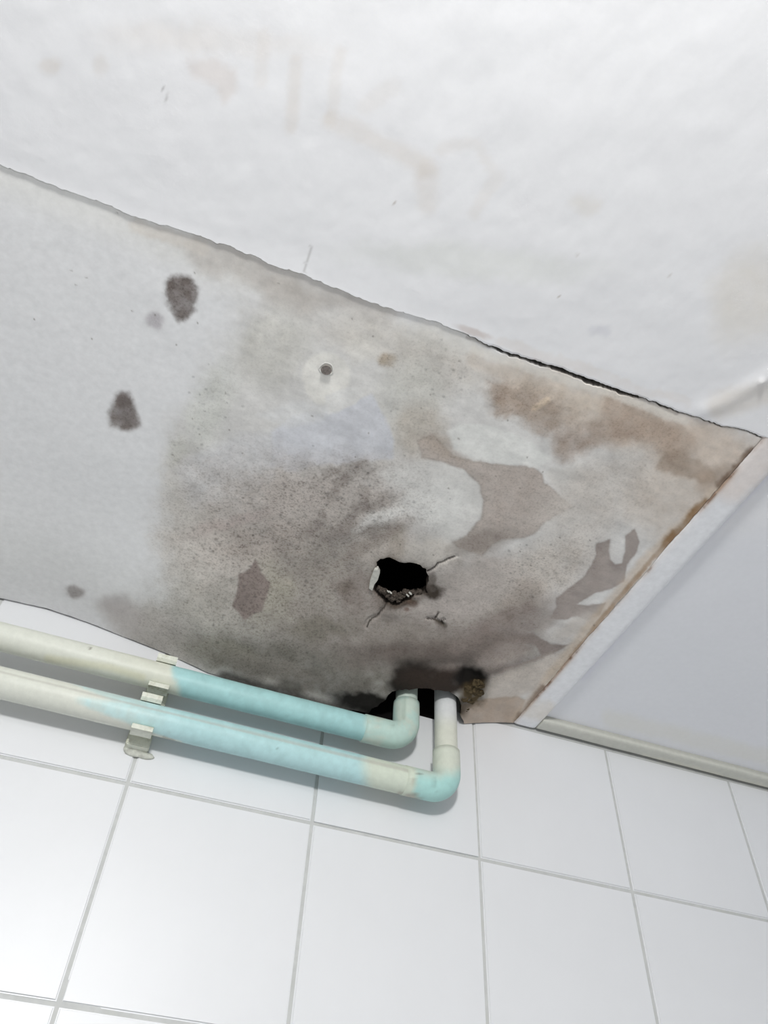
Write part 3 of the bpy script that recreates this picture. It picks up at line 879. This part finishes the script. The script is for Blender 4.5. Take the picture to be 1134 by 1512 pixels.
o = tube('riser', seg((xl, PY0, zl+.22), (xl, PY0, H+.5), 60), .0695, None, paint_lr, (210, 212, 212), label='white riser pipe going up through the ceiling'); to_parent(o, plo)

# pipe clips: base block on the wall and two arms gripping the pipe
def clip(x, zc, r, label):
    root = empty('pipe_clip', W(x, 0, zc), label, 'clip', 'clips holding the pipes to the tiles')
    w = .055
    bm = bmesh.new()
    box_bm(x-w*1.15, x+w*1.15, -.062, -.0005, zc-.105, zc+.105, bev=.006, seg=2, bm=bm)
    box_bm(x-w*.7, x+w*.7, -.100, -.060, zc-.05, zc+.05, bev=.004, bm=bm)
    o = bm_obj('base', bm, M_clip); to_parent(o, root)
    for s in (-1, 1):
        bm = bmesh.new()
        prof = []
        for a in np.linspace(20, 122, 14):
            a_ = math.radians(a)
            prof.append((PY0 + (r+.004)*math.cos(a_), zc + s*(r+.004)*math.sin(a_)))
        outer = []
        for a in np.linspace(20, 122, 14):
            a_ = math.radians(a)
            outer.append((PY0 + (r+.020)*math.cos(a_), zc + s*(r+.020)*math.sin(a_)))
        # flared lip at the free end
        yl, zl_ = prof[-1]; yo, zo = outer[-1]
        prof.append((yl-.016, zl_ + s*.014)); outer.append((yo-.010, zo + s*.026))
        grid = []
        for (a, b) in zip(prof, outer):
            grid.append([bm.verts.new(W(x-w, *a)), bm.verts.new(W(x+w, *a)), bm.verts.new(W(x+w, *b)), bm.verts.new(W(x-w, *b))])
        for g0, g1 in zip(grid[:-1], grid[1:]):
            for k in range(4):
                bm.faces.new([g0[k], g0[(k+1) % 4], g1[(k+1) % 4], g1[k]])
        bm.faces.new(grid[0][::-1]); bm.faces.new(grid[-1])
        bmesh.ops.recalc_face_normals(bm, faces=bm.faces[:])
        o = bm_obj('arm', bm, M_clip); to_parent(o, root)
    return root
clip(.005, zu+.012, ru, 'cream plastic clip gripping the upper pipe')
c2_ = clip(-.01, zl+.016, rl, 'cream plastic clip gripping the lower pipe, over a grout line')
# hardened paint that ran down below the lower clip
bm = bmesh.new()
for (cx_, cz_, rx_, rz_) in [(-.01, .175, .06, .03), (.045, .165, .045, .02), (-.045, .182, .03, .025)]:
    r = bmesh.ops.create_icosphere(bm, subdivisions=3, radius=1)
    for v_ in r['verts']:
        c = v_.co.copy()
        k = 1 + .25*(float(vnoise(c.x*3+7, c.z*3+c.y*2, 3)) - .5)
        v_.co = Vector(W(cx_ + c.x*rx_*k, -.006 + c.y*.014*k, cz_ + c.z*rz_*k))
o = bm_obj('paint_drip', bm, plain_mat('dried_paint', (.55, .56, .5), .6, .3, var=.2, scale=200), smooth=True); to_parent(o, c2_)

# ================================================================== SMALL CEILING DETAILS
def blob_bm(bm, px, py, dz, rx, ry, rz, seed, sub=3, rough=.5, rotz=0):
    z_ = H - float(sag(np.array(0.), np.array(0.)))*0
    X, Y = atz(px, py, H)
    zz = H - float(sag(X, Y))
    X, Y = atz(px, py, zz)
    r = bmesh.ops.create_icosphere(bm, subdivisions=sub, radius=1)
    ca, sa = math.cos(rotz), math.sin(rotz)
    for v_ in r['verts']:
        c = v_.co.copy()
        k = 1 + rough*(float(fbm(c.x*2+seed*3.1+9, c.y*2+c.z*1.7+5, seed, 3)) - .5)*2
        dx, dy = c.x*rx*k, c.y*ry*k
        v_.co = Vector(W(X + dx*ca - dy*sa, Y + dx*sa + dy*ca, zz + dz + c.z*rz*k))
# broken white plaster flake on the left lip of the hole
bm = bmesh.new()
fl = [(558, 840), (561, 846), (558, 856), (553, 862), (550, 870), (545, 867), (546, 858), (550, 848), (553, 841)]
lo = []; hi = []
for (a, b) in fl:
    X, Y = atz(a, b, H - .014)
    z_ = H - .016 - float(sag(X, Y))
    lo.append(bm.verts.new(W(float(X), float(Y), z_))); hi.append(bm.verts.new(W(float(X), float(Y), z_+.028)))
bm.faces.new(lo); bm.faces.new(hi[::-1])
for k in range(len(fl)):
    bm.faces.new([lo[k], hi[k], hi[(k+1) % len(fl)], lo[(k+1) % len(fl)]])
bmesh.ops.recalc_face_normals(bm, faces=bm.faces[:])
bmesh.ops.bevel(bm, geom=bm.edges[:], offset=.0005, segments=1, affect='EDGES')
bm_obj('plaster_flake', bm, M_flake, board, label='pale flake on the left lip of the hole')
# crumbs hanging in the lower lip
bm = bmesh.new()
for k, (a, b, s_) in enumerate([(572, 881, .018), (582, 884, .022), (592, 883, .018), (600, 878, .014), (566, 876, .016), (608, 877, .012), (618, 877, .012), (588, 890, .014), (578, 889, .012), (560, 872, .010)]):
    blob_bm(bm, a, b, .020, s_*1.2, s_, s_*.9, k+3, sub=3, rough=1.1)
bm_obj('crumbs', bm, M_crumb, board, kind='stuff', label='crumbling brown plaster along the lower lip of the hole')
bm = bmesh.new()
for k, (a, b, s_) in enumerate([(602, 880, .010), (606, 877, .009), (577, 876, .009), (573, 874, .007)]):
    blob_bm(bm, a, b, .004, s_*1.5, s_*.6, s_*.6, k+23, sub=2, rough=.5, rotz=.6)
bm_obj('plaster_chips', bm, M_flake, board, kind='stuff', label='small pale plaster chips in the lower lip of the hole')
# lump of brown foam or debris where the riser passes through
bm = bmesh.new()
for k, (a, b, s_) in enumerate([(699, 1022, .05), (690, 1034, .04), (706, 1012, .032), (688, 1046, .028)]):
    blob_bm(bm, a, b, .012, s_, s_*.7, .020, k+40, sub=4, rough=1.1)
bm_obj('foam_lump', bm, M_foam, board, smooth=True, label='crumbly brown filler beside the white riser')
# screw sunk in its filler patch
X, Y = (float(v_) for v_ in atz(482, 545, H))
bm = bmesh.new()
r = bmesh.ops.create_cone(bm, cap_ends=True, segments=28, radius1=.024*T, radius2=.016*T, depth=.012*T)
for v_ in r['verts']:
    v_.co.z += Z0 + (H-.004)*T; v_.co.x += X*T; v_.co.y += Y*T
for a in (0.4, 0.4+math.pi/2):
    for s_ in (-1, 1):
        r = bmesh.ops.create_cube(bm, size=1)
        for v_ in r['verts']:
            c = v_.co.copy()
            u_ = s_*(.010 + .008*c.x)
            v_.co = Vector(W(X + (u_*math.cos(a) - c.y*.004*math.sin(a)), Y + (u_*math.sin(a) + c.y*.004*math.cos(a)), H - .0105 + c.z*.002))
bm_obj('screw', bm, M_metal, board, label='rusty screw head in a round white filler patch')
bm = bmesh.new()
NR = 48
rings = []
for rad_, dz in ((.0245, .002), (.027, -.0015), (.032, -.0015), (.040, .003)):
    rings.append([bm.verts.new(W(X + rad_*math.cos(2*math.pi*k/NR)*(1+.1*math.sin(3*k*2*math.pi/NR)), Y + rad_*math.sin(2*math.pi*k/NR), H + dz)) for k in range(NR)])
for r0, r1_ in zip(rings[:-1], rings[1:]):
    for k in range(NR):
        bm.faces.new([r0[k], r0[(k+1) % NR], r1_[(k+1) % NR], r1_[k]])
bmesh.ops.recalc_face_normals(bm, faces=bm.faces[:])
bm_obj('filler_ring', bm, plain_mat('filler', (.76, .75, .71), .8, .2, var=.04), board, smooth=True)
